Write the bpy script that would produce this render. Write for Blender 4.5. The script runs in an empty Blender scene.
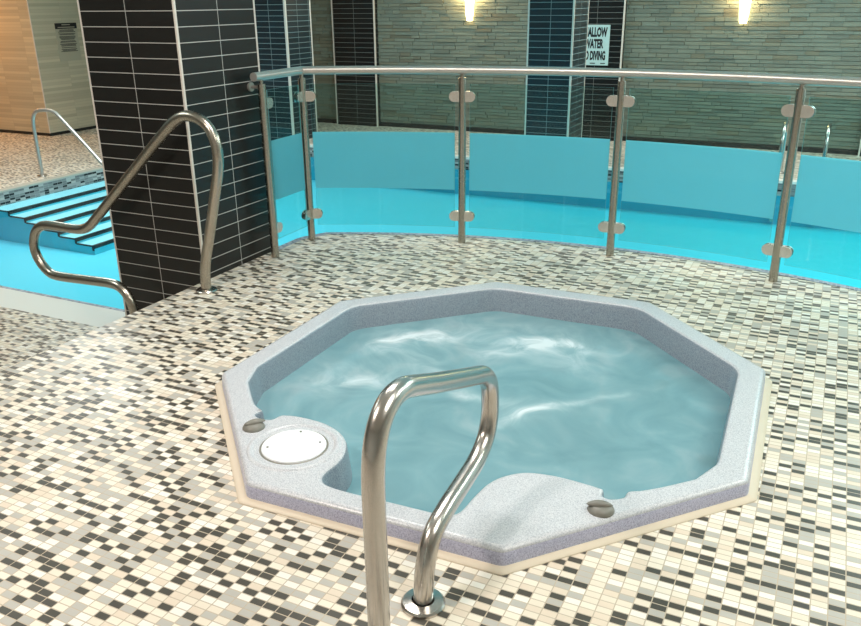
import bpy, bmesh, math, random
from mathutils import Vector, Matrix
random.seed(7)
PI = math.pi
col = bpy.context.scene.collection
sc = bpy.context.scene
ZL = -0.57      # lower pool deck
ZW = -0.73      # pool water
ZF = -1.10      # pool floor
YW = 9.28       # far stone wall

# ------------------------------------------------------------------ materials
def new_mat(name):
    m = bpy.data.materials.new(name); m.use_nodes = True
    nt = m.node_tree; nt.nodes.clear()
    out = nt.nodes.new('ShaderNodeOutputMaterial')
    return m, nt, out
def N(nt, t, **kw):
    n = nt.nodes.new(t)
    for k, v in kw.items():
        if k in n.inputs: n.inputs[k].default_value = v
        else: setattr(n, k, v)
    return n
def L(nt, a, b): nt.links.new(a, b)
def math_n(nt, op, a, b=None, c=None):
    n = nt.nodes.new('ShaderNodeMath'); n.operation = op
    for i, v in enumerate((a, b, c)):
        if v is None: continue
        if hasattr(v, 'links'): nt.links.new(v, n.inputs[i])
        else: n.inputs[i].default_value = v
    return n.outputs[0]
def mixc(nt, f, a, b, mode='MIX'):
    n = nt.nodes.new('ShaderNodeMix'); n.data_type = 'RGBA'; n.blend_type = mode
    for s, v in ((n.inputs['Factor'], f), (n.inputs[6], a), (n.inputs[7], b)):
        if hasattr(v, 'links'): nt.links.new(v, s)
        elif isinstance(v, (tuple, list)): s.default_value = (*v[:3], 1)
        else: s.default_value = v
    return n.outputs[2]
def ramp(nt, fac, stops, interp='LINEAR'):
    n = nt.nodes.new('ShaderNodeValToRGB'); cr = n.color_ramp; cr.interpolation = interp
    while len(cr.elements) < len(stops): cr.elements.new(0.5)
    for e, (p, c) in zip(cr.elements, stops):
        e.position = p; e.color = (*c, 1) if len(c) == 3 else c
    nt.links.new(fac, n.inputs[0]); return n.outputs[0]
def srgb(r, g, b):
    f = lambda c: (c/255/12.92) if c/255 <= .04045 else ((c/255+.055)/1.055)**2.4
    return (f(r), f(g), f(b))
def simple(name, c, rough=.5, metal=0., spec=.5, emit=None, es=0):
    m, nt, out = new_mat(name)
    b = N(nt, 'ShaderNodeBsdfPrincipled', **{'Base Color': (*c, 1), 'Roughness': rough, 'Metallic': metal})
    b.inputs['Specular IOR Level'].default_value = spec
    if emit: b.inputs['Emission Color'].default_value = (*emit, 1); b.inputs['Emission Strength'].default_value = es
    # faint surface variation keeps every material procedural
    no = N(nt, 'ShaderNodeTexNoise', Scale=40.); L(nt, mixc(nt, math_n(nt, 'MULTIPLY', no.outputs[0], .12), c, tuple(x*.8 for x in c)), b.inputs['Base Color'])
    L(nt, b.outputs[0], out.inputs[0]); return m

def schlick(nt, f0=.03, k=1., normal=None):
    lw = N(nt, 'ShaderNodeLayerWeight'); lw.inputs['Blend'].default_value = .5
    if normal is not None: L(nt, normal, lw.inputs['Normal'])
    return math_n(nt, 'MULTIPLY', math_n(nt, 'ADD', f0, math_n(nt, 'MULTIPLY', math_n(nt, 'POWER', lw.outputs['Facing'], 5.), 1-f0)), k)
def mosaic_floor(name, w, h, x0, y0, stops, grout, rough=.35, gw=.0015, axis='XY', spec=.4):
    m, nt, out = new_mat(name)
    tc = N(nt, 'ShaderNodeTexCoord'); sp = N(nt, 'ShaderNodeSeparateXYZ'); L(nt, tc.outputs['Object'], sp.inputs[0])
    ax = {'X': 0, 'Y': 1, 'Z': 2}
    u = math_n(nt, 'DIVIDE', math_n(nt, 'SUBTRACT', sp.outputs[ax[axis[0]]], x0), w)
    v = math_n(nt, 'DIVIDE', math_n(nt, 'SUBTRACT', sp.outputs[ax[axis[1]]], y0), h)
    i = math_n(nt, 'FLOOR', u); j = math_n(nt, 'FLOOR', v)
    fu = math_n(nt, 'FRACT', u); fv = math_n(nt, 'FRACT', v)
    du = math_n(nt, 'MULTIPLY', math_n(nt, 'MINIMUM', fu, math_n(nt, 'SUBTRACT', 1., fu)), w)
    dv = math_n(nt, 'MULTIPLY', math_n(nt, 'MINIMUM', fv, math_n(nt, 'SUBTRACT', 1., fv)), h)
    d = math_n(nt, 'MINIMUM', du, dv)
    g = math_n(nt, 'LESS_THAN', d, gw)
    cb = N(nt, 'ShaderNodeCombineXYZ'); L(nt, i, cb.inputs[0]); L(nt, j, cb.inputs[1])
    wn = N(nt, 'ShaderNodeTexWhiteNoise', noise_dimensions='2D'); L(nt, cb.outputs[0], wn.inputs['Vector'])
    cb2 = N(nt, 'ShaderNodeCombineXYZ'); L(nt, math_n(nt, 'ADD', i, 311.5), cb2.inputs[0])
    L(nt, math_n(nt, 'FLOOR', math_n(nt, 'DIVIDE', math_n(nt, 'ADD', j, math_n(nt, 'MODULO', i, 2.)), 2.)), cb2.inputs[1])
    wn2 = N(nt, 'ShaderNodeTexWhiteNoise', noise_dimensions='2D'); L(nt, cb2.outputs[0], wn2.inputs['Vector'])
    par = math_n(nt, 'PINGPONG', math_n(nt, 'ADD', j, math_n(nt, 'MODULO', i, 2.)), 1.)
    # one dark tile at most in each pair: hash of the pair picks whether and which
    lo = math_n(nt, 'LESS_THAN', wn2.outputs[0], .25)
    hi = math_n(nt, 'GREATER_THAN', wn2.outputs[0], .75)
    dark = math_n(nt, 'ADD', math_n(nt, 'MULTIPLY', lo, par), math_n(nt, 'MULTIPLY', hi, math_n(nt, 'SUBTRACT', 1., par)))
    base = ramp(nt, wn.outputs[0], stops[1:], 'CONSTANT')
    c = mixc(nt, dark, base, stops[0])
    c = mixc(nt, g, c, grout)
    no = N(nt, 'ShaderNodeTexNoise', Scale=1.3); L(nt, tc.outputs['Object'], no.inputs['Vector'])
    c = mixc(nt, math_n(nt, 'MULTIPLY', no.outputs[0], .16), c, (.55, .5, .42), 'MULTIPLY')
    b = N(nt, 'ShaderNodeBsdfPrincipled'); L(nt, c, b.inputs['Base Color'])
    L(nt, math_n(nt, 'ADD', math_n(nt, 'MULTIPLY', g, .3), rough), b.inputs['Roughness'])
    b.inputs['Specular IOR Level'].default_value = spec
    bp = N(nt, 'ShaderNodeBump', Strength=.25, Distance=.002)
    L(nt, math_n(nt, 'MINIMUM', math_n(nt, 'MULTIPLY', d, 400.), 1.), bp.inputs['Height']); L(nt, bp.outputs[0], b.inputs['Normal'])
    L(nt, b.outputs[0], out.inputs[0]); return m

cream = [srgb(76, 73, 66), (0, srgb(184, 181, 174)), (.30, srgb(234, 226, 210)), (.50, srgb(222, 208, 190)), (.64, srgb(238, 234, 225)), (.85, srgb(228, 218, 201))]
M_deck = mosaic_floor('mosaic_deck', .0414, .0235, 3.0638, -1.070, cream, srgb(190, 176, 156))
blue = [srgb(18, 20, 22), (0, srgb(110, 112, 112)), (.3, srgb(150, 152, 150)), (.5, srgb(172, 172, 168)), (.7, srgb(126, 128, 128))]
M_band_x = mosaic_floor('mosaic_band', .07, .027, 0, 0, blue, srgb(160, 162, 160), axis='YZ')
M_band_y = mosaic_floor('mosaic_band_far', .07, .027, 0, 0, blue, srgb(160, 162, 160), axis='XZ')
M_strip = mosaic_floor('mosaic_strip', .022, .022, 0, 0, [srgb(110, 118, 135), (0, srgb(150, 155, 175)), (.4, srgb(175, 180, 195)), (.7, srgb(130, 138, 160))], srgb(190, 192, 200))

def tile_mat(name, w, h, v0, tint=(.012, .011, .010), mortar=.0045, mc=(.52, .50, .47)):
    m, nt, out = new_mat(name)
    uv = N(nt, 'ShaderNodeUVMap'); mp = N(nt, 'ShaderNodeMapping'); L(nt, uv.outputs[0], mp.inputs[0])
    mp.inputs['Location'].default_value = (0, -v0, 0)
    br = N(nt, 'ShaderNodeTexBrick', offset=0., squash=1.)
    L(nt, mp.outputs[0], br.inputs['Vector'])
    for k, v in (('Scale', 1.), ('Mortar Size', mortar/2), ('Mortar Smooth', .2), ('Bias', 0.), ('Brick Width', w), ('Row Height', h)):
        br.inputs[k].default_value = v
    br.inputs['Color1'].default_value = (*tint, 1); br.inputs['Color2'].default_value = (*[t*1.35 for t in tint], 1)
    br.inputs['Mortar'].default_value = (*mc, 1)
    b = N(nt, 'ShaderNodeBsdfPrincipled'); L(nt, br.outputs['Color'], b.inputs['Base Color'])
    L(nt, math_n(nt, 'ADD', math_n(nt, 'MULTIPLY', br.outputs['Fac'], .3), .32), b.inputs['Roughness'])
    b.inputs['Specular IOR Level'].default_value = .35
    bp = N(nt, 'ShaderNodeBump', Strength=.3, Distance=.003, invert=True); L(nt, br.outputs['Fac'], bp.inputs['Height']); L(nt, bp.outputs[0], b.inputs['Normal'])
    L(nt, b.outputs[0], out.inputs[0]); return m
TD = .0778; TZ0 = 1.4321
M_col = tile_mat('black_stack_tile', .3308, TD, TZ0)
M_colf = tile_mat('far_stack_tile', .303, TD, TZ0, (.012, .022, .028), .007, (.24, .32, .33))
M_pil = tile_mat('pilaster_stack_tile', .40, TD, TZ0, (.008, .009, .009), .006, (.20, .21, .20))
M_white = simple('white_edge_trim', srgb(222, 212, 202), .45)
M_cope = simple('pale_coping', srgb(226, 224, 216), .5)
M_grout = simple('cream_sealant', srgb(236, 222, 200), .6)
M_black = simple('black_rubber', (.008, .009, .012), .6)
M_skirt = simple('dark_skirting', (.01, .012, .012), .5)
M_lid = simple('white_plastic', srgb(240, 242, 245), .35)
M_knob = simple('grey_plastic', srgb(128, 126, 118), .4)
M_ceil = simple('ceiling_paint', srgb(222, 220, 216), .8)
M_paint = simple('beige_paint', srgb(196, 194, 190), .7)
M_inox2 = simple('clamp_metal', srgb(226, 220, 212), .27, 1.)

def steel(name, c, rough):
    m, nt, out = new_mat(name)
    tc = N(nt, 'ShaderNodeTexCoord'); no = N(nt, 'ShaderNodeTexNoise', Scale=180., Detail=2.); L(nt, tc.outputs['Object'], no.inputs['Vector'])
    b = N(nt, 'ShaderNodeBsdfPrincipled', Metallic=1.)
    b.inputs['Base Color'].default_value = (*c, 1)
    L(nt, math_n(nt, 'ADD', math_n(nt, 'MULTIPLY', no.outputs[0], .08), rough-.04), b.inputs['Roughness'])
    L(nt, b.outputs[0], out.inputs[0]); return m
M_steel = steel('brushed_steel', srgb(200, 194, 188), .24)
M_post = steel('satin_steel_post', srgb(180, 172, 160), .26)

def rail_metal():
    m, nt, out = new_mat('satin_rail')
    tc = N(nt, 'ShaderNodeTexCoord'); no = N(nt, 'ShaderNodeTexNoise', Scale=120.); L(nt, tc.outputs['Object'], no.inputs['Vector'])
    b = N(nt, 'ShaderNodeBsdfPrincipled', Metallic=.6, Roughness=.3); b.inputs['Base Color'].default_value = (*srgb(190, 184, 176), 1)
    L(nt, math_n(nt, 'ADD', math_n(nt, 'MULTIPLY', no.outputs[0], .08), .27), b.inputs['Roughness'])
    L(nt, b.outputs[0], out.inputs[0]); return m
M_rail = rail_metal()
def glass_mat():
    m, nt, out = new_mat('tinted_glass_with_frost')
    tc = N(nt, 'ShaderNodeTexCoord'); sp = N(nt, 'ShaderNodeSeparateXYZ'); L(nt, tc.outputs['Object'], sp.inputs[0])
    z = sp.outputs[2]
    fr = math_n(nt, 'MULTIPLY', math_n(nt, 'GREATER_THAN', z, .346), math_n(nt, 'LESS_THAN', z, .702))
    tr = N(nt, 'ShaderNodeBsdfTransparent', Color=(.80, .93, .92, 1)); gl = N(nt, 'ShaderNodeBsdfGlossy', Roughness=.02)
    a = N(nt, 'ShaderNodeMixShader'); L(nt, schlick(nt, .025, .8), a.inputs[0]); L(nt, tr.outputs[0], a.inputs[1]); L(nt, gl.outputs[0], a.inputs[2])
    df = N(nt, 'ShaderNodeBsdfDiffuse', Color=(.20, .58, .64, 1)); tl = N(nt, 'ShaderNodeBsdfTranslucent', Color=(.30, .78, .88, 1))
    b = N(nt, 'ShaderNodeMixShader'); b.inputs[0].default_value = .55; L(nt, df.outputs[0], b.inputs[1]); L(nt, tl.outputs[0], b.inputs[2])
    b2 = N(nt, 'ShaderNodeMixShader'); b2.inputs[0].default_value = .16
    tr2 = N(nt, 'ShaderNodeBsdfTransparent', Color=(.7, .9, .92, 1)); L(nt, b.outputs[0], b2.inputs[1]); L(nt, tr2.outputs[0], b2.inputs[2])
    mx = N(nt, 'ShaderNodeMixShader'); L(nt, fr, mx.inputs[0]); L(nt, a.outputs[0], mx.inputs[1]); L(nt, b2.outputs[0], mx.inputs[2])
    L(nt, mx.outputs[0], out.inputs[0]); return m
M_glass = glass_mat()

def pool_water():
    m, nt, out = new_mat('pool_water')
    tc = N(nt, 'ShaderNodeTexCoord'); no = N(nt, 'ShaderNodeTexNoise', Scale=3., Detail=3., Distortion=.6); L(nt, tc.outputs['Object'], no.inputs['Vector'])
    bp = N(nt, 'ShaderNodeBump', Strength=.10, Distance=.05); L(nt, no.outputs[0], bp.inputs['Height'])
    tr = N(nt, 'ShaderNodeBsdfTransparent', Color=(.72, .97, 1., 1)); gl = N(nt, 'ShaderNodeBsdfGlossy', Roughness=.03); L(nt, bp.outputs[0], gl.inputs['Normal'])
    a = N(nt, 'ShaderNodeMixShader'); L(nt, schlick(nt, .02, .3), a.inputs[0]); L(nt, tr.outputs[0], a.inputs[1]); L(nt, gl.outputs[0], a.inputs[2])
    L(nt, a.outputs[0], out.inputs[0]); return m
M_pwater = pool_water()

def pool_lining():
    m, nt, out = new_mat('cyan_pool_lining')
    tc = N(nt, 'ShaderNodeTexCoord'); sp = N(nt, 'ShaderNodeSeparateXYZ'); L(nt, tc.outputs['Object'], sp.inputs[0])
    t = N(nt, 'ShaderNodeMapRange', **{'From Min': -4., 'From Max': 4.}); L(nt, sp.outputs[0], t.inputs[0])
    no = N(nt, 'ShaderNodeTexNoise', Scale=1.2, Detail=2.); L(nt, tc.outputs['Object'], no.inputs['Vector'])
    c = mixc(nt, t.outputs[0], (.20, .70, .84), (.03, .56, .64))
    c = mixc(nt, math_n(nt, 'MULTIPLY', no.outputs[0], .25), c, (.08, .60, .78))
    b = N(nt, 'ShaderNodeBsdfPrincipled', Roughness=.6); L(nt, c, b.inputs['Base Color'])
    L(nt, b.outputs[0], out.inputs[0]); return m
M_lining = pool_lining()
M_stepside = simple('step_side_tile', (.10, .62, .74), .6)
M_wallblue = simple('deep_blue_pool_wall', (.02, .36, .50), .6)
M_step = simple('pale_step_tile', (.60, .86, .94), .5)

def tub_mat(name, c1, c2, c3):
    m, nt, out = new_mat(name)
    tc = N(nt, 'ShaderNodeTexCoord')
    no = N(nt, 'ShaderNodeTexNoise', Scale=230., Detail=2.); L(nt, tc.outputs['Object'], no.inputs['Vector'])
    no2 = N(nt, 'ShaderNodeTexNoise', Scale=420., Detail=1.); L(nt, tc.outputs['Object'], no2.inputs['Vector'])
    c = ramp(nt, no.outputs[0], [(.36, c2), (.5, c1), (.68, tuple(min(1, x*1.12) for x in c1))])
    c = mixc(nt, math_n(nt, 'GREATER_THAN', no2.outputs[0], .66), c, c3)
    b = N(nt, 'ShaderNodeBsdfPrincipled', Roughness=.28); L(nt, c, b.inputs['Base Color'])
    L(nt, b.outputs[0], out.inputs[0]); return m
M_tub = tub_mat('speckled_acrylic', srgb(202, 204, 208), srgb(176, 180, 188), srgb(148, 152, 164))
M_tub_shaded = tub_mat('speckled_acrylic_shaded', srgb(148, 158, 168), srgb(120, 130, 144), srgb(92, 100, 120))  # rim acrylic darkened and blued: shade and teal reflection put into the colour
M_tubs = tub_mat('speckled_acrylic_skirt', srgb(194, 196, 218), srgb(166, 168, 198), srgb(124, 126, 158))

def tub_water(spots):
    m, nt, out = new_mat('cloudy_spa_water')
    tc = N(nt, 'ShaderNodeTexCoord'); sp = N(nt, 'ShaderNodeSeparateXYZ')
    w = N(nt, 'ShaderNodeTexNoise', Scale=2.2, Detail=2.); L(nt, tc.outputs['Object'], w.inputs['Vector'])
    va = N(nt, 'ShaderNodeVectorMath', operation='MULTIPLY_ADD'); L(nt, w.outputs['Color'], va.inputs[0]); va.inputs[1].default_value = (.5, .5, 0); L(nt, tc.outputs['Object'], va.inputs[2])
    s2 = N(nt, 'ShaderNodeVectorMath', operation='SUBTRACT'); L(nt, va.outputs[0], s2.inputs[0]); s2.inputs[1].default_value = (.25, .25, 0)
    mask = None
    for (x, y, r, a, rot, asp) in spots:
        mp = N(nt, 'ShaderNodeMapping'); mp.vector_type = 'TEXTURE'
        mp.inputs['Location'].default_value = (x, y, 0); mp.inputs['Rotation'].default_value = (0, 0, rot); mp.inputs['Scale'].default_value = (r, r*asp, 1)
        L(nt, s2.outputs[0], mp.inputs[0])
        sx = N(nt, 'ShaderNodeSeparateXYZ'); L(nt, mp.outputs[0], sx.inputs[0])
        dd = math_n(nt, 'ADD', math_n(nt, 'POWER', math_n(nt, 'ABSOLUTE', sx.outputs[0]), 2.), math_n(nt, 'POWER', math_n(nt, 'ABSOLUTE', sx.outputs[1]), 2.))
        g = math_n(nt, 'MULTIPLY', math_n(nt, 'EXPONENT', math_n(nt, 'MULTIPLY', dd, -1.)), a)
        mask = g if mask is None else math_n(nt, 'ADD', mask, g)
    no = N(nt, 'ShaderNodeTexNoise', Scale=5., Detail=5., Roughness=.62, Distortion=.9); L(nt, s2.outputs[0], no.inputs['Vector'])
    st = N(nt, 'ShaderNodeMapRange', **{'From Min': .38, 'From Max': .68}); L(nt, no.outputs[0], st.inputs[0])
    foam = math_n(nt, 'MULTIPLY', mask, math_n(nt, 'ADD', math_n(nt, 'MULTIPLY', st.outputs[0], .8), .25))
    no3 = N(nt, 'ShaderNodeTexNoise', Scale=3.5, Detail=4., Distortion=1.2); L(nt, tc.outputs['Object'], no3.inputs['Vector'])
    base = ramp(nt, no3.outputs[0], [(.3, srgb(134, 180, 190)), (.55, srgb(150, 195, 204)), (.8, srgb(182, 210, 218))])
    c = mixc(nt, math_n(nt, 'MINIMUM', foam, 1.), base, srgb(214, 226, 231))
    df = N(nt, 'ShaderNodeBsdfDiffuse'); L(nt, c, df.inputs[0])
    tr = N(nt, 'ShaderNodeBsdfTransparent', Color=(.52, .72, .78, 1))
    a = N(nt, 'ShaderNodeMixShader'); L(nt, math_n(nt, 'ADD', math_n(nt, 'MULTIPLY', foam, .35), .60), a.inputs[0]); L(nt, tr.outputs[0], a.inputs[1]); L(nt, df.outputs[0], a.inputs[2])
    n4 = N(nt, 'ShaderNodeTexNoise', Scale=14., Detail=3., Distortion=.8); L(nt, tc.outputs['Object'], n4.inputs['Vector'])
    bp = N(nt, 'ShaderNodeBump', Strength=.10, Distance=.01); L(nt, n4.outputs[0], bp.inputs['Height'])
    gl = N(nt, 'ShaderNodeBsdfGlossy', Roughness=.05); L(nt, bp.outputs[0], gl.inputs['Normal'])
    b = N(nt, 'ShaderNodeMixShader'); L(nt, schlick(nt, .02, .55), b.inputs[0]); L(nt, a.outputs[0], b.inputs[1]); L(nt, gl.outputs[0], b.inputs[2])
    L(nt, b.outputs[0], out.inputs[0]); return m

def stone_mat():
    m, nt, out = new_mat('stacked_stone')
    at = N(nt, 'ShaderNodeAttribute', attribute_name='shade'); tc = N(nt, 'ShaderNodeTexCoord')
    no = N(nt, 'ShaderNodeTexNoise', Scale=9., Detail=6., Roughness=.65); L(nt, tc.outputs['Object'], no.inputs['Vector'])
    mp = N(nt, 'ShaderNodeMapping'); mp.inputs['Scale'].default_value = (6, 6, 40); L(nt, tc.outputs['Object'], mp.inputs[0])
    n2 = N(nt, 'ShaderNodeTexNoise', Scale=1., Detail=3.); L(nt, mp.outputs[0], n2.inputs['Vector'])
    c = ramp(nt, at.outputs['Fac'], [(0, srgb(104, 112, 102)), (.35, srgb(120, 129, 117)), (.6, srgb(128, 136, 122)), (.8, srgb(128, 126, 106)), (1, srgb(108, 104, 86))])
    c = mixc(nt, math_n(nt, 'MULTIPLY', no.outputs[0], .55), c, srgb(92, 96, 84))
    c = mixc(nt, math_n(nt, 'MULTIPLY', n2.outputs[0], .2), c, srgb(140, 150, 138))
    b = N(nt, 'ShaderNodeBsdfPrincipled', Roughness=.75); L(nt, c, b.inputs['Base Color'])
    bp = N(nt, 'ShaderNodeBump', Strength=.5, Distance=.02); L(nt, n2.outputs[0], bp.inputs['Height']); L(nt, bp.outputs[0], b.inputs['Normal'])
    L(nt, b.outputs[0], out.inputs[0]); return m
M_stone = stone_mat()
M_clad = tile_mat('beige_cladding', .6, .045, 0, tuple(.98*x for x in srgb(180, 172, 150)), .003, tuple(.86*x for x in srgb(180, 172, 150)))

# ------------------------------------------------------------------ mesh helpers
def mesh_obj(name, bm, mats, parent=None, smooth=False):
    me = bpy.data.meshes.new(name); bmesh.ops.recalc_face_normals(bm, faces=bm.faces); bm.to_mesh(me); bm.free()
    for m in (mats if isinstance(mats, (list, tuple)) else [mats]): me.materials.append(m)
    if smooth:
        for p in me.polygons: p.use_smooth = True
        if smooth == 'auto':
            pass
    o = bpy.data.objects.new(name, me); col.objects.link(o)
    if parent: o.parent = parent
    return o
def autosmooth(o, ang=40):
    me = o.data
    bm = bmesh.new(); bm.from_mesh(me)
    for e in bm.edges:
        if len(e.link_faces) == 2 and e.calc_face_angle(0) > math.radians(ang): e.smooth = False
    for f in bm.faces: f.smooth = True
    bm.to_mesh(me); bm.free()
def tag(o, label, cat, group=None, kind=None):
    o['label'] = label; o['category'] = cat
    if group: o['group'] = group
    if kind: o['kind'] = kind
    return o
def struct(o): o['kind'] = 'structure'; return o
def empty(name, loc, label, cat, group=None):
    o = bpy.data.objects.new(name, None); col.objects.link(o); o.location = loc; o.empty_display_size = .1
    tag(o, label, cat, group); return o
def copy_tree(o, parent=None):
    c = o.copy(); col.objects.link(c)
    if parent: c.parent = parent
    for ch in [x for x in col.objects if x.parent == o]: copy_tree(ch, c)
    return c
def box(bm, x0, x1, y0, y1, z0, z1, mi=0, bevel=0):
    vs = [bm.verts.new(p) for p in ((x0,y0,z0),(x1,y0,z0),(x1,y1,z0),(x0,y1,z0),(x0,y0,z1),(x1,y0,z1),(x1,y1,z1),(x0,y1,z1))]
    fs = [bm.faces.new([vs[i] for i in f]) for f in ((0,3,2,1),(4,5,6,7),(0,1,5,4),(1,2,6,5),(2,3,7,6),(3,0,4,7))]
    for f in fs: f.material_index = mi
    if bevel:
        es = list({e for f in fs for e in f.edges}); bmesh.ops.bevel(bm, geom=es, offset=bevel, segments=2, affect='EDGES', profile=.5)
    return fs
def boxobj(name, x0, x1, y0, y1, z0, z1, mat, parent=None, bevel=0):
    bm = bmesh.new(); box(bm, x0, x1, y0, y1, z0, z1, 0, bevel); return mesh_obj(name, bm, mat, parent)
def uvbox(name, x0, x1, y0, y1, z0, z1, mat, parent=None, ux=None, uy=None):
    """box with wall UVs in metres; ux / uy = where u = 0 on the faces running along x / y"""
    bm = bmesh.new(); fs = box(bm, x0, x1, y0, y1, z0, z1); uv = bm.loops.layers.uv.new('UVMap')
    ux = x0 if ux is None else ux; uy = y0 if uy is None else uy
    bmesh.ops.recalc_face_normals(bm, faces=bm.faces)
    for f in bm.faces:
        n = f.normal
        for l in f.loops:
            p = l.vert.co
            l[uv].uv = (p.x-ux, p.z) if abs(n.y) > .5 else ((p.y-uy, p.z) if abs(n.x) > .5 else (p.x-ux+.1, p.y-uy+.04))
    return mesh_obj(name, bm, mat, parent)
def poly_prism(name, pts, z0, z1, mat, parent=None):
    bm = bmesh.new(); b = [bm.verts.new((x, y, z0)) for x, y in pts]; t = [bm.verts.new((x, y, z1)) for x, y in pts]
    n = len(pts)
    for i in range(n): bm.faces.new((b[i], b[(i+1) % n], t[(i+1) % n], t[i]))
    for ring in (b, t):
        es = [bm.edges.get((ring[i], ring[(i+1) % n])) for i in range(n)]
        bmesh.ops.triangle_fill(bm, use_beauty=True, edges=es)
    return mesh_obj(name, bm, mat, parent)
def catmull(pts, k=8, closed=False):
    out = []; n = len(pts)
    for i in range(n if closed else n-1):
        g = (lambda j: Vector(pts[j % n])) if closed else (lambda j: Vector(pts[max(0, min(n-1, j))]))
        p0, p1, p2, p3 = g(i-1), g(i), g(i+1), g(i+2)
        for s in range(k):
            t = s/k
            out.append(.5*((2*p1)+(p2-p0)*t+(2*p0-5*p1+4*p2-p3)*t*t+(3*p1-p0-3*p2+p3)*t**3))
    if not closed: out.append(Vector(pts[-1]))
    return out
def tube_bm(bm, pts, r, seg=20, caps=True):
    pts = [Vector(p) for p in pts]; n = len(pts)
    T = [(pts[min(i+1, n-1)]-pts[max(i-1, 0)]).normalized() for i in range(n)]
    up = Vector((0, 0, 1)) if abs(T[0].z) < .9 else Vector((1, 0, 0))
    nv = T[0].cross(up).normalized(); rings = []
    for i in range(n):
        nv = (nv-T[i]*nv.dot(T[i])).normalized(); bv = T[i].cross(nv)
        rr = r[i] if isinstance(r, (list, tuple)) else r
        rings.append([bm.verts.new(pts[i]+(nv*math.cos(a)+bv*math.sin(a))*rr) for a in [2*PI*k/seg for k in range(seg)]])
    for i in range(n-1):
        for k in range(seg): bm.faces.new((rings[i][k], rings[i][(k+1) % seg], rings[i+1][(k+1) % seg], rings[i+1][k]))
    if caps: bm.faces.new(rings[0][::-1]); bm.faces.new(rings[-1])
def tube(name, pts, r, mat, parent=None, seg=20, caps=True):
    bm = bmesh.new(); tube_bm(bm, pts, r, seg, caps); o = mesh_obj(name, bm, mat, parent, True); autosmooth(o, 50); return o
def lathe(name, prof, mat, parent=None, seg=40, loc=(0, 0, 0)):
    bm = bmesh.new(); rings = []
    for r, z in prof:
        if r < 1e-6: rings.append([bm.verts.new((loc[0], loc[1], loc[2]+z))])
        else: rings.append([bm.verts.new((loc[0]+r*math.cos(2*PI*k/seg), loc[1]+r*math.sin(2*PI*k/seg), loc[2]+z)) for k in range(seg)])
    for a, b in zip(rings, rings[1:]):
        for k in range(seg):
            if len(a) == 1 and len(b) == 1: continue
            if len(a) == 1: bm.faces.new((a[0], b[k], b[(k+1) % seg]))
            elif len(b) == 1: bm.faces.new((a[k], a[(k+1) % seg], b[0]))
            else: bm.faces.new((a[k], a[(k+1) % seg], b[(k+1) % seg], b[k]))
    o = mesh_obj(name, bm, mat, parent, True); autosmooth(o, 35); return o

# ------------------------------------------------------------------ balustrade / deck arc
AC = Vector((1.935, -2.71)); AR = 4.111
def arc(a, R=AR): return (AC.x+R*math.sin(a), AC.y+R*math.cos(a))
ang = lambda x, y: math.atan2(x-AC.x, y-AC.y)
P1 = (.088, .545); P2 = (.080, .962)
a2 = ang(*P2); a3 = ang(1.014, 1.296); a4 = ang(1.956, 1.402); a5 = ang(2.895, 1.287); a6 = a5+(a5-a4)*1.02
ER = 4.24   # deck edge radius
def edge_pt(x):   # curved deck edge
    return (x, AC.y+math.sqrt(ER*ER-(x-AC.x)**2))
# ------------------------------------------------------------------ floors
XR = 6.6; YN = -5.6; XL = -12.5
e = [edge_pt(.10+i*(5.0-.10)/48) for i in range(49)]
edge_curve = [(.022, .66), (.022, .93), (.032, .975), (.055, 1.01)] + e
deck_poly = [(0, YN), (XR, YN), (XR, edge_curve[-1][1])] + edge_curve[::-1] + [(0, .66)]
struct(poly_prism('floor', deck_poly, -.12, 0, M_deck))
# retaining wall below the raised deck edge (open top)
bm = bmesh.new(); cv = [(.012, .66), (.012, .93), (.02, .97), (.045, 1.0)]+[(x, y-.012) for x, y in e]+[(XR, e[-1][1]-.012)]
lo = [bm.verts.new((x, y, ZF)) for x, y in cv]; hi_ = [bm.verts.new((x, y, -.12)) for x, y in cv]
for i in range(len(cv)-1): bm.faces.new((lo[i], lo[i+1], hi_[i+1], hi_[i]))
struct(mesh_obj('wall_deck_edge', bm, M_wallblue))
def strip(name, line, w, z0, z1, mat):
    """flat strip following line (list of xy), width w to its left side"""
    bm = bmesh.new(); L_ = [Vector(p) for p in line]; A = []; B = []
    for i, p in enumerate(L_):
        t = (L_[min(i+1, len(L_)-1)]-L_[max(0, i-1)]).normalized(); n = Vector((-t.y, t.x)); A.append(p); B.append(p+n*w)
    v = [[bm.verts.new((q.x, q.y, z)) for q in s] for s, z in ((A, z0), (B, z0), (B, z1), (A, z1))]
    for i in range(len(A)-1):
        for k in range(4): bm.faces.new((v[k][i], v[k][i+1], v[(k+1) % 4][i+1], v[(k+1) % 4][i]))
    bm.faces.new([s[0] for s in v]); bm.faces.new([s[-1] for s in v])
    return struct(mesh_obj(name, bm, mat))
strip('trim_1', edge_curve, .045, -.12, .003, M_strip)
# riser of the raised deck at its left
struct(boxobj('wall_riser', 0, .1, YN, -.001, ZL, -.12, M_cope))
# lower deck near pool
struct(boxobj('floor', XL, 0, YN, .24, ZL-.15, ZL, M_deck))
struct(boxobj('trim_2', XL, 0, .24, .53, ZL-.15, ZL, M_cope))
struct(boxobj('trim_3', -5.58, 0, .53, .56, ZL-.15, ZL+.001, M_strip))
# left deck and far deck
struct(boxobj('floor', XL, -5.70, .53, YW, ZL-.15, ZL, M_deck))
struct(boxobj('floor', -5.70, XR, 7.16, YW, ZL-.15, ZL, M_deck))
struct(boxobj('trim_4', -5.70, -5.58, .53, 7.16, ZL-.02, ZL+.002, simple('grey_coping', srgb(176, 172, 160), .5)))
struct(boxobj('trim_5', -5.58, XR, 7.04, 7.16, ZL-.03, ZL+.002, M_cope))
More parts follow.
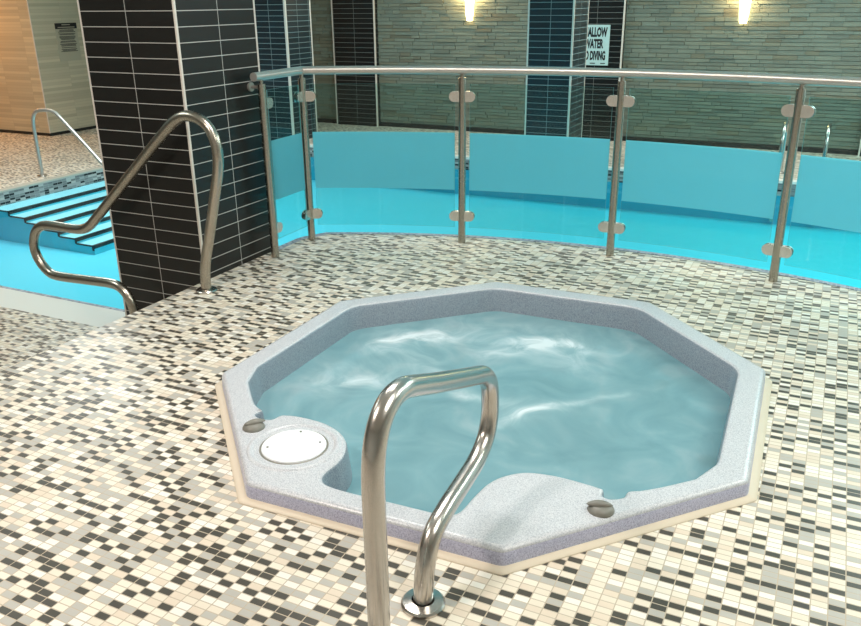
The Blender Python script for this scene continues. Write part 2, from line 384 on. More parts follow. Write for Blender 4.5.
# pool shell
struct(boxobj('wall_pool_left', -5.72, -5.585, .53, 7.16, ZW-.02, ZL-.02, M_band_x))
struct(boxobj('wall_pool_far', -5.585, XR, 7.05, 7.2, ZW-.02, ZL-.03, M_band_y))
bm = bmesh.new(); box(bm, -5.72, -5.585, .5, 7.16, ZF, ZW-.02); box(bm, -5.585, XR, 7.05, 7.2, ZF, ZW-.02); box(bm, -5.585, 0, .45, .555, ZF, ZL-.15)
struct(mesh_obj('wall_pool', bm, M_wallblue))
struct(boxobj('floor_pool', -5.72, XR, .45, 7.2, ZF-.05, ZF, M_lining))
# pool water surface
wp = [(-5.585, .56), (-.665, .56), (-.665, .665), (.012, .665), (.012, .93), (.045, 1.0)]+[(x, y-.012) for x, y in e]+[(XR, e[-1][1]), (XR, 7.05), (-5.585, 7.05)]
bm = bmesh.new(); vs = [bm.verts.new((x, y, ZW)) for x, y in wp]
es = [bm.edges.new((vs[i], vs[(i+1) % len(vs)])) for i in range(len(vs))]; bmesh.ops.triangle_fill(bm, edges=es, use_beauty=True)
tag(mesh_obj('pool_water', bm, M_pwater), 'clear bright cyan swimming pool water behind the glass balustrade', 'water', kind='stuff')

# ------------------------------------------------------------------ walls, ceiling
def stone_wall(name, x0, x1, z0, z1, y):
    bm = bmesh.new(); sh = bm.verts.layers.float.new('shade'); z = z0; row = 0
    while z < z1:
        h = random.choice((.045, .05, .055, .062)); x = x0-random.random()*.4
        while x < x1:
            w = random.uniform(.12, .42); d = random.uniform(.004, .024); s = random.random()
            s = s*.75 if x > -4 else .45+s*.55
            if random.random() < .09: s = random.uniform(.8, 1)
            xa, xb = max(x, x0), min(x+w-.005, x1)
            if xb > xa:
                n0 = len(bm.verts); fs = box(bm, xa, xb, y-d, y+.03, z, z+h-.006)
                bm.verts.ensure_lookup_table()
                for v in bm.verts[n0:]: v[sh] = s
            x += w
        z += h
    box(bm, x0, x1, y+.004, y+.12, z0, z1)
    return struct(mesh_obj(name, bm, M_stone))
stone_wall('wall_far', -8.2, XR, ZL, 2.55, YW)
struct(boxobj('baseboard_far', -8.2, XR, YW-.045, YW, ZL, ZL+.07, M_skirt))
struct(boxobj('ceiling', XL, XR, YN, YW+.1, 2.55, 2.65, M_ceil))
struct(boxobj('wall_right', XR, XR+.1, YN, YW+.1, ZF, 2.55, M_paint))
struct(boxobj('wall_near', XL, XR, YN-.1, YN, ZL, 2.55, M_paint))
struct(boxobj('wall_left', XL-.1, XL, YN, YW+.1, ZL, 2.55, M_paint))

# beige clad block at the left
t = empty('wall_block', (-9.8, 7.4, ZL), 'beige clad wall block with a printed notice, standing beyond the pool steps', 'wall')
def local(o, p):   # children keep world coordinates
    o.location = -Vector(p.location); return o
def part(o, p): o.parent = p; o.location = Vector(o.location)-Vector(p.location); return o
part(uvbox('block_body', -12.4, -8.566, 6.18, 9.2, ZL, 2.55, M_clad), t)
bm = bmesh.new(); box(bm, -12.4, -8.55, 6.165, 6.18, ZL, ZL+.045); box(bm, -8.566, -8.551, 6.165, 9.2, ZL, ZL+.045)
part(mesh_obj('skirting', bm, M_skirt), t)
part(boxobj('corner_strip', -8.572, -8.558, 6.172, 6.186, ZL+.045, 2.55, M_white), t)

# ------------------------------------------------------------------ tiled columns
def column(x0, x1, y0, y1, z0, label, mat, tw, loc_name='tiled_column', corners=((1, 0), (0, 0), (1, 1)), group=None, ez=.008, trimw=.011):
    c = empty(loc_name, ((x0+x1)/2, (y0+y1)/2, z0), label, 'column', group)
    part(uvbox('tile_cladding', x0, x1, y0, y1, z0, 2.55, mat, ux=x1, uy=y0), c)
    for (i, j) in corners:
        cx = x1 if i else x0; cy = y1 if j else y0
        part(boxobj('corner_trim', cx-trimw+(.002 if i else trimw-.002), cx+(.002 if i else trimw-.002), cy-(trimw if j else .002), cy+(.002 if j else trimw), z0, 2.55, M_white), c)
    return c
column(-.6616, 0, 0, .655, ZF, 'large black stack-tiled column at the corner of the raised deck beside the curved pool handrail', M_col, .33)
column(-5.0, -4.394, 7.17, 7.84, ZL, 'dark tiled column on the far poolside, just right of the large near column', M_colf, .303, group=None, trimw=.03)
column(-.638, -.032, 7.17, 7.84, ZL, 'dark teal tiled column on the far poolside in front of the no diving sign', M_colf, .303, trimw=.022)
column(-4.85, -4.02, 9.16, YW, ZL, 'flat black tiled pilaster on the stone wall left of the left wall light', M_pil, .4, 'tiled_pilaster', ((1, 0), (0, 0)), trimw=.022)
column(-.70, .14, 9.16, YW, ZL, 'flat black tiled pilaster carrying the no diving sign', M_pil, .4, 'tiled_pilaster', ((1, 0),), trimw=.022)
column(3.46, 4.3, 9.16, YW, ZL, 'dark tiled pilaster at the far right edge of the stone wall', M_pil, .4, 'tiled_pilaster', ((0, 0), (1, 0)), trimw=.022)

# ------------------------------------------------------------------ signs
M_sign = simple('sign_white', srgb(188, 216, 214), .5)
M_ink = simple('sign_black', (.012, .012, .014), .5)
M_notice = simple('notice_plate', srgb(178, 172, 152), .5)
def text_mesh(name, body, w, h, mat, parent, M, bold=0.):
    cu = bpy.data.curves.new(name, 'FONT'); cu.body = body; cu.offset = bold; cu.resolution_u = 3; cu.extrude = 0
    ob = bpy.data.objects.new(name+'_tmp', cu); col.objects.link(ob)
    dg = bpy.context.evaluated_depsgraph_get(); dg.update(); me = bpy.data.meshes.new_from_object(ob.evaluated_get(dg))
    bpy.data.objects.remove(ob, do_unlink=True)
    xs = [v.co.x for v in me.vertices]; ys = [v.co.y for v in me.vertices]
    x0, x1, y0, y1 = min(xs), max(xs), min(ys), max(ys)
    for v in me.vertices: v.co = M @ Vector(((v.co.x-x0)/(x1-x0)*w-w/2, (v.co.y-y0)/(y1-y0)*h-h/2, 0))
    me.materials.clear(); me.materials.append(mat); me.name = name
    o = bpy.data.objects.new(name, me); col.objects.link(o); return part(o, parent)
def wallM(x, y, z): return Matrix.Translation((x, y, z)) @ Matrix.Rotation(PI/2, 4, 'X')     # faces -y
def wallMx(x, y, z): return Matrix.Translation((x, y, z)) @ Matrix.Rotation(PI/2, 4, 'Z') @ Matrix.Rotation(PI/2, 4, 'X')  # faces +x
s = empty('warning_sign', (-.30, 9.153, .536), 'pale sign with bold black SHALLOW WATER NO DIVING lettering, half hidden behind the far column', 'sign')
part(boxobj('sign_board', -.545, -.055, 9.143, 9.154, .536, 1.109, M_sign, bevel=.003), s)
for body, zc, w, h in (('SHALLOW', 1.007, .385, .139), ('WATER', .845, .285, .134), ('NO DIVING', .677, .36, .134)):
    text_mesh('lettering', body, w, h, M_ink, s, wallM(-.283, 9.141, zc), .05)
for a, b in ((-.33, -.25), (-.17, -.10)): part(boxobj('small_print', a, b, 9.140, 9.143, .560, .572, M_ink), s)
s = empty('wall_sign', (-5.62, 9.24, .7), 'narrow pale edge of a sign on the stone wall just behind the left far column', 'sign')
part(boxobj('sign_board', -5.9, -5.33, 9.225, 9.24, .73, 1.13, simple('sign_pale', srgb(150, 158, 150), .5)), s)
s = empty('notice_board', (-8.56, 6.83, .59), 'printed notice with black heading on the beige block beyond the pool steps', 'sign')
part(boxobj('plate', -8.566, -8.556, 6.62, 7.06, .585, 1.18, M_notice), s)
part(boxobj('heading_band', -8.5565, -8.553, 6.62, 7.06, 1.09, 1.18, M_ink), s)
for w_, z_ in ((.085, 1.147), (.17, 1.108)): part(boxobj('heading_line', -8.553, -8.5505, 6.84-w_, 6.84+w_, z_, z_+.012, M_notice), s)
bm = bmesh.new(); z = 1.068
for n in (3, 2, 4, 2, 3, 1, 3):
    for k in range(n):
        w = random.uniform(.27, .35); box(bm, -8.5562, -8.554, 6.84-w/2, 6.84+w/2, z, z+.009); z -= .0155
    z -= .012
part(mesh_obj('small_print', bm, M_ink), s)

# ------------------------------------------------------------------ wall lights
M_lamp = simple('lit_shade', (1, .9, .7), .5, emit=(1., .78, .42), es=14)
for x, lab in ((-2.332, 'lit warm wall light on the stone wall, left of the dark far column'), (1.765, 'lit warm wall light on the stone wall, right of the no diving sign')):
    z0 = 1.16 if x < 0 else 1.13
    s = empty('wall_light', (x, YW-.03, z0), lab, 'lamp', 'warm wall lights on the stone wall')
    bm = bmesh.new(); box(bm, x-.03, x+.03, YW-.05, YW-.02, z0+.1, z0+.5); part(mesh_obj('bracket', bm, M_steel), s)
    bm = bmesh.new(); prof = [(.045, z0), (.062, z0+.12), (.075, z0+.35), (.078, z0+.62)]
    rings = []
    for w, z in prof: rings.append([bm.verts.new((x+w*math.cos(a), YW-.05-.8*w*math.sin(a), z)) for a in [PI*k/10 for k in range(11)]])
    for a, b in zip(rings, rings[1:]):
        for k in range(10): bm.faces.new((a[k], a[k+1], b[k+1], b[k]))
        bm.faces.new((a[10], a[0], b[0], b[10]))
    bm.faces.new(rings[0]); bm.faces.new(rings[-1])
    part(mesh_obj('lamp_shade', bm, M_lamp), s)
    li = bpy.data.lights.new('wall_glow', 'POINT'); li.energy = 9; li.color = (1, .68, .32); li.shadow_soft_size = .06
    for dx in (-.13, .13):
        lo_ = bpy.data.objects.new('wall_glow', li); col.objects.link(lo_); lo_.location = (x+dx, YW-.14, z0+.38)

# ------------------------------------------------------------------ pool steps
ps = empty('pool_steps', (-5.4, 3.9, ZF), 'flight of pale pool steps with black nosings under water beside the left deck', 'steps')
xp = -5.584
for k in range(6):
    x = -5.258+.253*k; z = ZW-.012-.052*k; ye = 2.725
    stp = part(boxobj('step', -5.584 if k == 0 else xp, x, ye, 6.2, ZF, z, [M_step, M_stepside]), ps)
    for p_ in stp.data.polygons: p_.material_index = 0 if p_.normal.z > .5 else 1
    bm = bmesh.new(); box(bm, x-.035, x+.006, ye-.004, 6.2, z-.0, z+.004); box(bm, x, x+.006, ye-.004, 6.2, z-.03, z+.004)
    box(bm, x-.018, x+.006, ye-.008, ye, z-.052, z+.004); box(bm, xp, x, ye-.006, ye+.014, z-.008, z+.004)
    n = mesh_obj('nosing', bm, M_black); n.parent = stp; n.location = Vector((0, 0, 0))
    xp = x
# children of 'step' use the step's local frame (same origin as the steps' offset)

# ------------------------------------------------------------------ ladders / handrails
RP = [(.122, 0, -.0), (.122, 0, .07), (.135, 0, .16), (.182, 0, .314), (.243, 0, .521), (.288, 0, .68), (.294, 0, .79), (.262, 0, .876), (.20, 0, .925), (.113, 0, .936), (.035, 0, .905), (-.057, 0, .832), (-.266, 0, .651), (-.482, 0, .46), (-.622, 0, .338), (-.686, 0, .284), (-.748, 0, .254), (-.835, 0, .246), (-1.008, 0, .247), (-1.10, 0, .232), (-1.16, 0, .186), (-1.194, 0, .10), (-1.177, 0, .019), (-1.114, 0, -.05), (-1.027, 0, -.071), (-.762, 0, -.062), (-.579, 0, -.058), (-.501, 0, -.088), (-.459, 0, -.149), (-.44, 0, -.222), (-.43, 0, -.35), (-.43, 0, ZL)]
def flange(parent, x, y, z, r=.055):
    return part(lathe('floor_flange', [(.001, 0), (r, 0), (r, .007), (r*.92, .012), (r*.6, .015), (.03, .016)], M_steel, seg=40, loc=(x, y, z)), parent)
h = empty('pool_handrail', (.122, -.133, 0), 'curved steel handrail beside the large black column, dropping from raised deck to lower deck', 'handrail')
part(tube('rail_tube', [(p[0], -.133, p[2]) for p in catmull(RP, 5)], .028, M_post, seg=24), h)
flange(h, .122, -.133, 0, .058); flange(h, -.43, -.133, ZL, .058)
TP = [(-2.072, 0), (-2.072, .2), (-2.073, .42), (-2.072, .51), (-2.061, .58), (-2.033, .632), (-1.988, .660), (-1.935, .663), (-1.877, .645), (-1.78, .608), (-1.697, .578), (-1.58, .536), (-1.50, .508), (-1.445, .486), (-1.406, .448), (-1.392, .385), (-1.396, .326), (-1.425, .272), (-1.494, .236), (-1.60, .218), (-1.706, .203), (-1.787, .175), (-1.828, .112), (-1.842, .03), (-1.844, 0)]
h = empty('tub_handrail', (2.28, -1.95, 0), 'thick looped steel grab rail standing on the tiled deck in front of the hot tub', 'handrail')
part(tube('rail_tube', [(2.28, p[0], p[1]) for p in [(a.x, a.y) for a in catmull([(a, b, 0) for a, b in TP], 6)]], .0262, M_steel, seg=32), h)
flange(h, 2.28, -1.844, 0, .058); flange(h, 2.28, -2.072, 0, .052)
# left far rail by the steps
h = empty('step_handrail', (-5.885, 3.744, ZL), 'thin steel handrail on the left deck at the top of the pool steps', 'handrail')
rp = [(-5.876, ZL), (-5.876, -.2), (-5.871, .07), (-5.845, .17), (-5.79, .232), (-5.709, .255), (-5.60, .262), (-5.51, .255), (-5.423, .218), (-5.241, .065), (-5.028, -.12), (-4.794, -.33), (-4.62, -.49), (-4.55, -.58), (-4.53, -.70), (-4.53, -.85)]
part(tube('rail_tube', [(p.x, 3.744, p.y) for p in catmull([(a, b, 0) for a, b in rp], 5)], .022, M_rail), h)
flange(h, -5.885, 3.744, ZL, .06)
for x, lab in ((2.585, 'left upright of the pool ladder on the far pool edge'), (3.05, 'right upright of the pool ladder on the far pool edge')):
    h = empty('ladder_rail', (x, 7.55, ZL), lab, 'ladder', 'pool ladder uprights on the far pool edge')
    rp = [(7.55, ZL), (7.55, -.15), (7.52, -.02), (7.42, .06), (7.28, .08), (7.14, .06), (7.02, -.03), (6.98, -.18), (6.98, -.6), (6.98, ZF+.05)]
    part(tube('rail_tube', [(x, p.x, p.y) for p in catmull([(a, b, 0) for a, b in rp], 5)], .024, M_steel), h)
    flange(h, x, 7.55, ZL, .05)

# ------------------------------------------------------------------ balustrade
bal = empty('glass_balustrade', (1.5, 1.3, 0), 'curved steel and frosted glass balustrade along the raised deck edge above the pool', 'balustrade')
HZ = 1.075
rail = [(.058, .40), (.066, .50), P2]
bm = bmesh.new()
sl = [Vector((.090, .475, HZ)), Vector((P1[0], P1[1], HZ)), Vector((P2[0], P2[1], HZ))]
arcp = [Vector((*arc(a2+(a6+.02-a2)*i/40), HZ)) for i in range(41)]
tube_bm(bm, sl[:2]+[sl[2]+(sl[2]-sl[1]).normalized()*.012]+[], .0245, 24); tube_bm(bm, [arcp[0]-(arcp[1]-arcp[0]).normalized()*.012]+arcp[1:], .0245, 24)
o = mesh_obj('handrail', bm, M_rail, None, True); autosmooth(o, 50); part(o, bal)
posts = [(*P1, 0, ), (*P2, 1), (*arc(a3), 1), (*arc(a4), 1), (*arc(a5), 1), (*arc(a6), 1)]
CZ = (.177, .921)
def clamp(parent, px, py, d, zc):
    """D shaped clamp holding the glass edge; d = unit direction from the post along the glass"""
    d = Vector(d).normalized(); n = Vector((-d.y, d.x)); bm = bmesh.new()
    def ring(s, off):
        pts = [(.018, -.031), (.018, .031)] + [(.050+.031*math.cos(a), .031*math.sin(a)) for a in [PI/2-PI*k/12 for k in range(13)]]
        return [bm.verts.new((px+d.x*u+n.x*off, py+d.y*u+n.y*off, zc+v)) for u, v in pts]
    for o0, o1 in ((-.015, -.006), (.006, .015)):
        a = ring(0, o0); b = ring(0, o1); k = len(a)
        bm.faces.new(a); bm.faces.new(b)
        for i in range(k): bm.faces.new((a[i], a[(i+1) % k], b[(i+1) % k], b[i]))
    # web against the post and two screws
    w = [bm.verts.new((px+d.x*u+n.x*o_, py+d.y*u+n.y*o_, zc+v)) for u in (.018, .034) for o_ in (-.006, .006) for v in (-.031, .031)]
    for f in ((0,1,3,2),(4,6,7,5),(0,4,5,1),(2,3,7,6),(0,2,6,4),(1,5,7,3)): bm.faces.new([w[i] for i in f])
    for v in (-.012, .012):
        c = Vector((px+d.x*.046, py+d.y*.046, zc+v))
        for sgn in (-1, 1):
            r = [bm.verts.new(c+Vector((n.x, n.y, 0))*(sgn*.0165)+Vector((d.x, d.y, 0))*.005*math.cos(t)+Vector((0, 0, 1))*.005*math.sin(t)) for t in [2*PI*q/8 for q in range(8)]]
            bm.faces.new(r)
    o = mesh_obj('clamp', bm, M_inox2); o.parent = parent; o.location = -Vector(bal.location)-Vector(parent.location)
    return o
pobj = []
for (x, y, _) in posts:
    bm = bmesh.new(); tube_bm(bm, [(x, y, 0), (x, y, HZ-.045)], .0238, 24); tube_bm(bm, [(x, y, HZ-.046), (x, y, HZ-.015)], .012, 16)
    o = mesh_obj('post', bm, M_post, None, True); autosmooth(o, 50); part(o, bal); pobj.append(o)
def local_clamp(i, d):
    for z in CZ:
        o = clamp(pobj[i], posts[i][0], posts[i][1], d, z); o.location = (0, 0, 0)
dd = lambda a, s: (math.cos(a)*s, -math.sin(a)*s)
local_clamp(0, (P2[0]-P1[0], P2[1]-P1[1])); local_clamp(1, (P1[0]-P2[0], P1[1]-P2[1])); local_clamp(1, dd(a2, 1))
for i, a in ((2, a3), (3, a4), (4, a5)): local_clamp(i, dd(a, -1)); local_clamp(i, dd(a, 1))
local_clamp(5, dd(a6, -1))
def panel(pts):
    bm = bmesh.new(); A = []; B = []
    for i, p in enumerate(pts):
        t = (Vector(pts[min(i+1, len(pts)-1)])-Vector(pts[max(i-1, 0)])).normalized(); n = Vector((-t.y, t.x))*.004
        A.append((p[0]+n.x, p[1]+n.y)); B.append((p[0]-n.x, p[1]-n.y))
    v = [[bm.verts.new((*q, z)) for q in s] for s, z in ((A, .104), (B, .104), (B, .994), (A, .994))]
    for i in range(len(A)-1):
        for k in range(4):
            f = bm.faces.new((v[k][i], v[k][i+1], v[(k+1) % 4][i+1], v[(k+1) % 4][i])); f.material_index = 0 if k in (1, 3) else 1
    for q in (0, -1): f = bm.faces.new([s[q] for s in v]); f.material_index = 1
    o = mesh_obj('glass_panel', bm, [M_glass, M_gedge]); o.parent = bal
    me = o.data
    for vv in me.vertices: vv.co.x -= bal.location.x; vv.co.y -= bal.location.y
    return o
m, nt, out = new_mat('glass_edge'); M_gedge = m
ge = N(nt, 'ShaderNodeBsdfTransparent', Color=(.25, .62, .62, 1)); gg = N(nt, 'ShaderNodeBsdfDiffuse', Color=(.30, .66, .66, 1)); gm = N(nt, 'ShaderNodeMixShader'); gm.inputs[0].default_value = .5
L(nt, ge.outputs[0], gm.inputs[1]); L(nt, gg.outputs[0], gm.inputs[2]); L(nt, gm.outputs[0], out.inputs[0])
v1, v2 = Vector(P1), Vector(P2); u = (v2-v1).normalized()
panel([tuple(v1+u*.045), tuple(v2-u*.045)])
g = .047/AR
for a, b in ((a2, a3), (a3, a4), (a4, a5), (a5, a6)):
    panel([arc(a+g+(b-a-2*g)*i/12) for i in range(13)])
# little round wall bracket on the column
bm = bmesh.new(); tube_bm(bm, [(.0, .553, 1.012), (.012, .553, 1.012)], .026, 24); tube_bm(bm, [(.012, .553, 1.012), (.075, .55, 1.012)], .009, 12)
part(mesh_obj('wall_bracket', bm, M_rail, None), bal)

# ------------------------------------------------------------------ hot tub
TC = Vector((1.969, -.574)); R0 = 1.115; RZ = .06; ROT = math.radians(23.0)
OV = [(2.964, -.080), (2.380, .522), (1.560, .505), (.950, -.098), (.962, -1.030), (1.566, -1.648), (2.414, -1.622), (2.988, -.975)]
def octa(R): return [Vector((TC.x+(x-TC.x)*R/1.115, TC.y+(y-TC.y)*R/1.115)) for x, y in OV]
def rounded(poly, r, n=8):
    out = []
    for i, p in enumerate(poly):
        a = (poly[i-1]-p).normalized(); b = (poly[(i+1) % len(poly)]-p).normalized(); th = math.acos(max(-1, min(1, a.dot(b))))
        t = r/math.tan(th/2); c = p+(a+b).normalized()*(r/math.sin(th/2)); s = p+a*t-c; e_ = p+b*t-c
        a0 = math.atan2(s.y, s.x); a1 = math.atan2(e_.y, e_.x); da = (a1-a0+PI) % (2*PI)-PI
        out += [c+Vector((math.cos(a0+da*k/n), math.sin(a0+da*k/n)))*r for k in range(n+1)]
    return out
def resample(pts, step):
    out = []
    n = len(pts)
    for i in range(n):
        a, b = pts[i], pts[(i+1) % n]; m_ = max(1, int((b-a).length/step))
        out += [a.lerp(b, k/m_) for k in range(m_)]
    return out
inn = rounded(octa(R0-.110), .16, 8)        # CCW
back = [p for p in inn if not (p.y < -.93)]
k0 = max(range(len(back)), key=lambda i: (back[i]-back[i-1]).length if True else 0)
back = back[k0:]+back[:k0]                   # from right-front going CCW round the back to the left
front = [(1.117,-1.055),(1.19,-1.133),(1.255,-1.196),(1.300,-1.222),(1.312,-1.228),(1.306,-1.262),(1.335,-1.278),(1.385,-1.272),(1.398,-1.232),(1.43,-1.216),(1.488,-1.208),(1.574,-1.213),(1.65,-1.241),(1.712,-1.29),(1.75,-1.357),(1.762,-1.424),(1.758,-1.475),(1.762,-1.515),(1.785,-1.543),(1.83,-1.553),(1.924,-1.552),(2.05,-1.545),(2.17,-1.54),(2.21,-1.532),(2.235,-1.50),(2.242,-1.414),(2.255,-1.325),(2.288,-1.262),(2.342,-1.217),(2.422,-1.199),(2.498,-1.199),(2.565,-1.206),(2.588,-1.212),(2.594,-1.245),(2.622,-1.252),(2.655,-1.226),(2.660,-1.190),(2.70,-1.162),(2.76,-1.108),(2.835,-1.03)]
fr = [Vector((p.x, p.y)) for p in catmull([(a, b, 0) for a, b in front], 4)]
inner = resample(back+fr, .03)
def offset(loop, d):
    n = len(loop); out = []
    for i in range(n):
        t = (loop[(i+1) % n]-loop[i-1]).normalized(); out.append(loop[i]+Vector((-t.y, t.x))*d)   # +d = to the left = inward for CCW
    return out
outer = resample(rounded(octa(R0), .035, 4), .05)
tub = empty('hot_tub', (TC.x, TC.y, 0), 'sunken octagonal hot tub with speckled pale grey rim set in the tiled deck', 'hot tub')
bm = bmesh.new()
def ringv(pts, z): return [bm.verts.new((p.x, p.y, z)) for p in pts]
def bridge(a, b, mi):
    n = len(a)
    for i in range(n): f = bm.faces.new((a[i], a[(i+1) % n], b[(i+1) % n], b[i])); f.material_index = mi; f.smooth = True
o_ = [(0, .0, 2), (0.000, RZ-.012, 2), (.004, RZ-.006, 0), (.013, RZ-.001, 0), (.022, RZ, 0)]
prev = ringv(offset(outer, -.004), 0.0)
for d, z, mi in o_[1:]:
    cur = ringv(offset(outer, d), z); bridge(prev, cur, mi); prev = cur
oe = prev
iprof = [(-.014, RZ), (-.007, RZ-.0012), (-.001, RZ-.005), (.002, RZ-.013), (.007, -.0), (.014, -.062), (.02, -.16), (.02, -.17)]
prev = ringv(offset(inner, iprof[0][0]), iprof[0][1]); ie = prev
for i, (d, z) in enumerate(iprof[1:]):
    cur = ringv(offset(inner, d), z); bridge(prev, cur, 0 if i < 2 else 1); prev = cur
es = []
for r in (oe, ie):
    for i in range(len(r)): es.append(bm.edges.get((r[i], r[(i+1) % len(r)])))
res = bmesh.ops.triangle_fill(bm, edges=es, use_beauty=True)
for g_ in res['geom']:
    if isinstance(g_, bmesh.types.BMFace): g_.material_index = 0
o = mesh_obj('tub_shell', bm, [M_tub, M_tub_shaded, M_tubs]); part(o, tub)
# basin below: seat ring and well
bm = bmesh.new()
c0 = octa(.99); c1 = octa(.88); c2 = octa(.62)
def R8(pts, r): return rounded(pts, r, 6)
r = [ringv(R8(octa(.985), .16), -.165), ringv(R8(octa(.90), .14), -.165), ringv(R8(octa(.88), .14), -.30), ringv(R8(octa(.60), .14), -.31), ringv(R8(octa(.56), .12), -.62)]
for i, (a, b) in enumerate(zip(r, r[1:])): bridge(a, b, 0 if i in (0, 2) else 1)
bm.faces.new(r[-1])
o = mesh_obj('basin', bm, [M_tub, M_tub_shaded]); part(o, tub)
# jets on the seat
JETS = [(1.10, -.544), (1.375, .07), (2.54, .07), (2.82, -.53)]
for jx, jy in JETS:
    part(lathe('water_jet', [(.001, .0), (.034, 0), (.034, .012), (.026, .016), (.022, .004), (.001, .004)], M_black, seg=20, loc=(jx, jy, -.165)), tub)
# sealant strip round the tub
bm = bmesh.new(); a = ringv(rounded(octa(R0+.034), .02, 3), .0); b = ringv(rounded(octa(R0+.034), .02, 3), .004); c = ringv(rounded(octa(R0+.0), .02, 3), .007)
bridge(a, b, 0); bridge(b, c, 0); part(mesh_obj('sealant_strip', bm, M_grout), tub)
# lid with raised ring
LC = (1.574, -1.400)
lid = part(lathe('filter_lid', [(.001, .0065), (.100, .0065), (.108, .004), (.110, 0)], M_lid, seg=56, loc=(LC[0], LC[1], RZ+.001)), tub)
part(lathe('lid_rim', [(.108, .0), (.113, .0015), (.117, .0)], M_knob, seg=56, loc=(LC[0], LC[1], RZ)), tub)
part(lathe('raised_ring', [(.134, -.001), (.141, .005), (.147, .006), (.153, .005), (.160, -.001)], M_tub, seg=64, loc=(LC[0], LC[1], RZ)), tub)
for a in (-2.5, .6, 1.9, -.9):
    if a == -.9: continue
    bm = bmesh.new(); cx, cy = LC[0]+.088*math.cos(a), LC[1]+.088*math.sin(a)
    tube_bm(bm, [(cx-lid.location.x*0, cy, RZ+.007), (cx, cy, RZ+.0095)], .0042, 10)
    sc_ = mesh_obj('screw', bm, M_knob); sc_.parent = lid
    for v in sc_.data.vertices: v.co.x += 0
    sc_.location = (0, 0, 0)
# air control knobs
def knob(x, y, rot):
    bm = bmesh.new()
    k = part(lathe('air_control_knob', [(.001, 0), (.040, 0), (.039, .004), (.034, .012), (.024, .018), (.001, .019)], M_knob, seg=32, loc=(x, y, RZ)), tub)
    # teardrop grip, bulged along one diameter
    rings = []
    for i in range(13):
        t = i/12; u = -.034+.078*t; w = .014*math.sin(PI*min(1, t*1.0))**.6+.0008 if 0 < t < 1 else .0006
        h_ = .014*math.sin(PI*t)**.7 if 0 < t < 1 else 0
        rings.append([bm.verts.new((x+u*math.cos(rot)-w*math.cos(q)*math.sin(rot), y+u*math.sin(rot)+w*math.cos(q)*math.cos(rot), RZ+.018+h_*math.sin(q))) for q in [PI*j/8 for j in range(9)]])
    for a, b in zip(rings, rings[1:]):
        for j in range(8): bm.faces.new((a[j], a[j+1], b[j+1], b[j]))
    g_ = mesh_obj('grip', bm, M_knob, None, True); g_.parent = k
knob(1.368, -1.350, .9); knob(2.610, -1.325, 3.45)
# water
wl = offset(inner, .014)
bm = bmesh.new(); vs = [bm.verts.new((p.x, p.y, -.062)) for p in wl]
es = [bm.edges.new((vs[i], vs[(i+1) % len(vs)])) for i in range(len(vs))]; bmesh.ops.triangle_fill(bm, edges=es, use_beauty=True)
spots = [(1.47, -.07, .13, 1.2, .9, .6), (1.38, -.22, .13, .9, 1.2, .5), (1.52, -.02, .30, .5, .3, .5), (1.30, -.58, .16, .8, .8, .45), (1.45, -.45, .30, .35, 1.2, .3), (2.02, .06, .22, 1.4, .15, .22), (1.90, -.08, .18, .9, .9, .35), (2.05, -.05, .25, .6, 0, .6), (1.80, -.50, .40, .8, -.6, .12), (2.16, -.70, .14, 1.0, .5, .4), (2.3, -.50, .28, .6, .9, .14), (1.9, .2, .7, .22, 0, .12)]
tag(mesh_obj('tub_water', bm, tub_water(spots)), 'cloudy teal water with pale foam swirls filling the octagonal hot tub', 'water', kind='stuff')

# hole in the floor under the tub is covered by the basin: cut it out of the deck
fl = bpy.data.objects['floor']
cb = poly_prism('cutter', [tuple(p) for p in octa(R0-.02)], -1, 1, M_grout)
md = fl.modifiers.new('hole', 'BOOLEAN'); md.object = cb; md.operation = 'DIFFERENCE'; md.solver = 'EXACT'
dg = bpy.context.evaluated_depsgraph_get(); dg.update(); me = bpy.data.meshes.new_from_object(fl.evaluated_get(dg)); fl.modifiers.clear(); fl.data = me
bpy.data.objects.remove(cb, do_unlink=True)

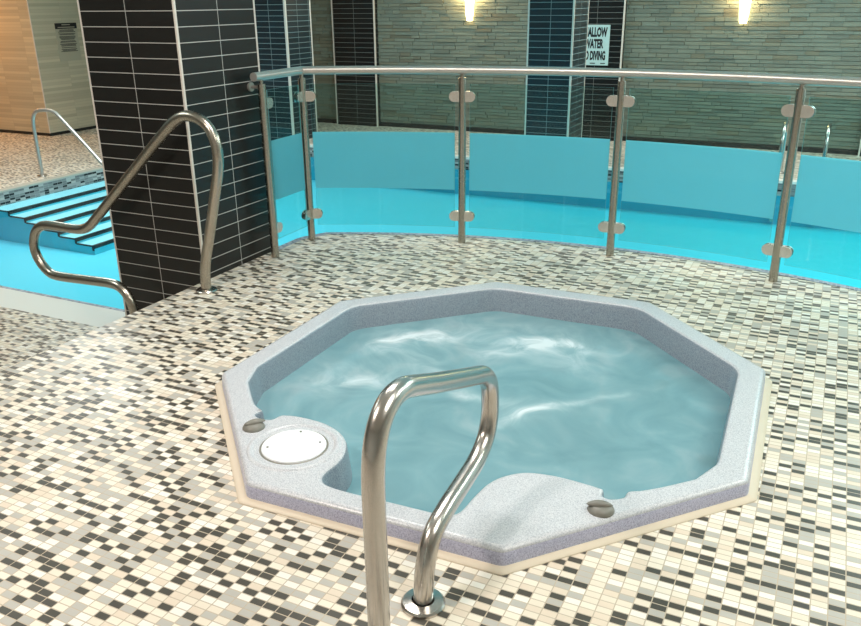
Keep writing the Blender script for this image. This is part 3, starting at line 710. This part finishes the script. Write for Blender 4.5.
# ------------------------------------------------------------------ lights
def area(x, y, z, sx, sy, e_, c, rot=(0, 0, 0)):  # unseen overhead lights, added and placed to set brightness and tint
    li = bpy.data.lights.new('unseen_fill_light', 'AREA'); li.shape = 'RECTANGLE'; li.size = sx; li.size_y = sy; li.energy = e_; li.color = c
    o = bpy.data.objects.new('unseen_fill_light', li); col.objects.link(o); o.location = (x, y, z); o.rotation_euler = rot; return o
area(.7, -2.9, 2.5, .32, .32, 46, (1., .88, .80))
area(3.6, -1.8, 2.5, 1.0, 1.0, 37, (1., .97, .90))
area(1.4, -.6, 2.5, 1.4, .5, 40, (1., .97, .93))
area(4.6, .4, 2.5, .8, .8, 38, (.92, 1., .88))
area(-1.8, -1.2, 2.5, 1., 1., 24, (.94, 1., .93))
area(-4.0, 3.2, 2.5, 2., 2.4, 150, (.92, 1., 1.))
area(4.9, 4.2, 2.5, 2.2, 3.0, 190, (.85, 1., .98))
area(.8, 7.6, 2.5, 10., .5, 165, (.92, 1., .95))
area(-7.4, 4.6, 2.5, 1.2, 1.2, 22, (1., .84, .6))
area(-10.0, 4.8, 2.4, .6, .6, 62, (1., .46, .16))
w = bpy.data.worlds.new('world'); sc.world = w; w.use_nodes = True
w.node_tree.nodes['Background'].inputs[0].default_value = (.8, .85, .9, 1); w.node_tree.nodes['Background'].inputs[1].default_value = .25

# ------------------------------------------------------------------ camera
f, th, ro, ya, cx, cy, H = 812.759, math.radians(21.035), math.radians(-.598), math.radians(-25.93), 3.050, -3.366, 1.468
F = Vector((math.sin(ya)*math.cos(th), math.cos(ya)*math.cos(th), -math.sin(th))); Rt = Vector((math.cos(ya), -math.sin(ya), 0)); U = Rt.cross(F)
A = Rt*math.cos(ro)+U*math.sin(ro); B = -Rt*math.sin(ro)+U*math.cos(ro)
cd = bpy.data.cameras.new('camera'); cam = bpy.data.objects.new('camera', cd); col.objects.link(cam)
cam.matrix_world = Matrix(((A.x, B.x, -F.x, cx), (A.y, B.y, -F.y, cy), (A.z, B.z, -F.z, H), (0, 0, 0, 1)))
cd.sensor_fit = 'HORIZONTAL'; cd.sensor_width = 36; cd.lens = f/861*36; cd.clip_start = .05; cd.clip_end = 100
sc.camera = cam
sc.view_settings.view_transform = 'Standard'; sc.view_settings.look = 'None'; sc.view_settings.exposure = 0; sc.view_settings.gamma = 1
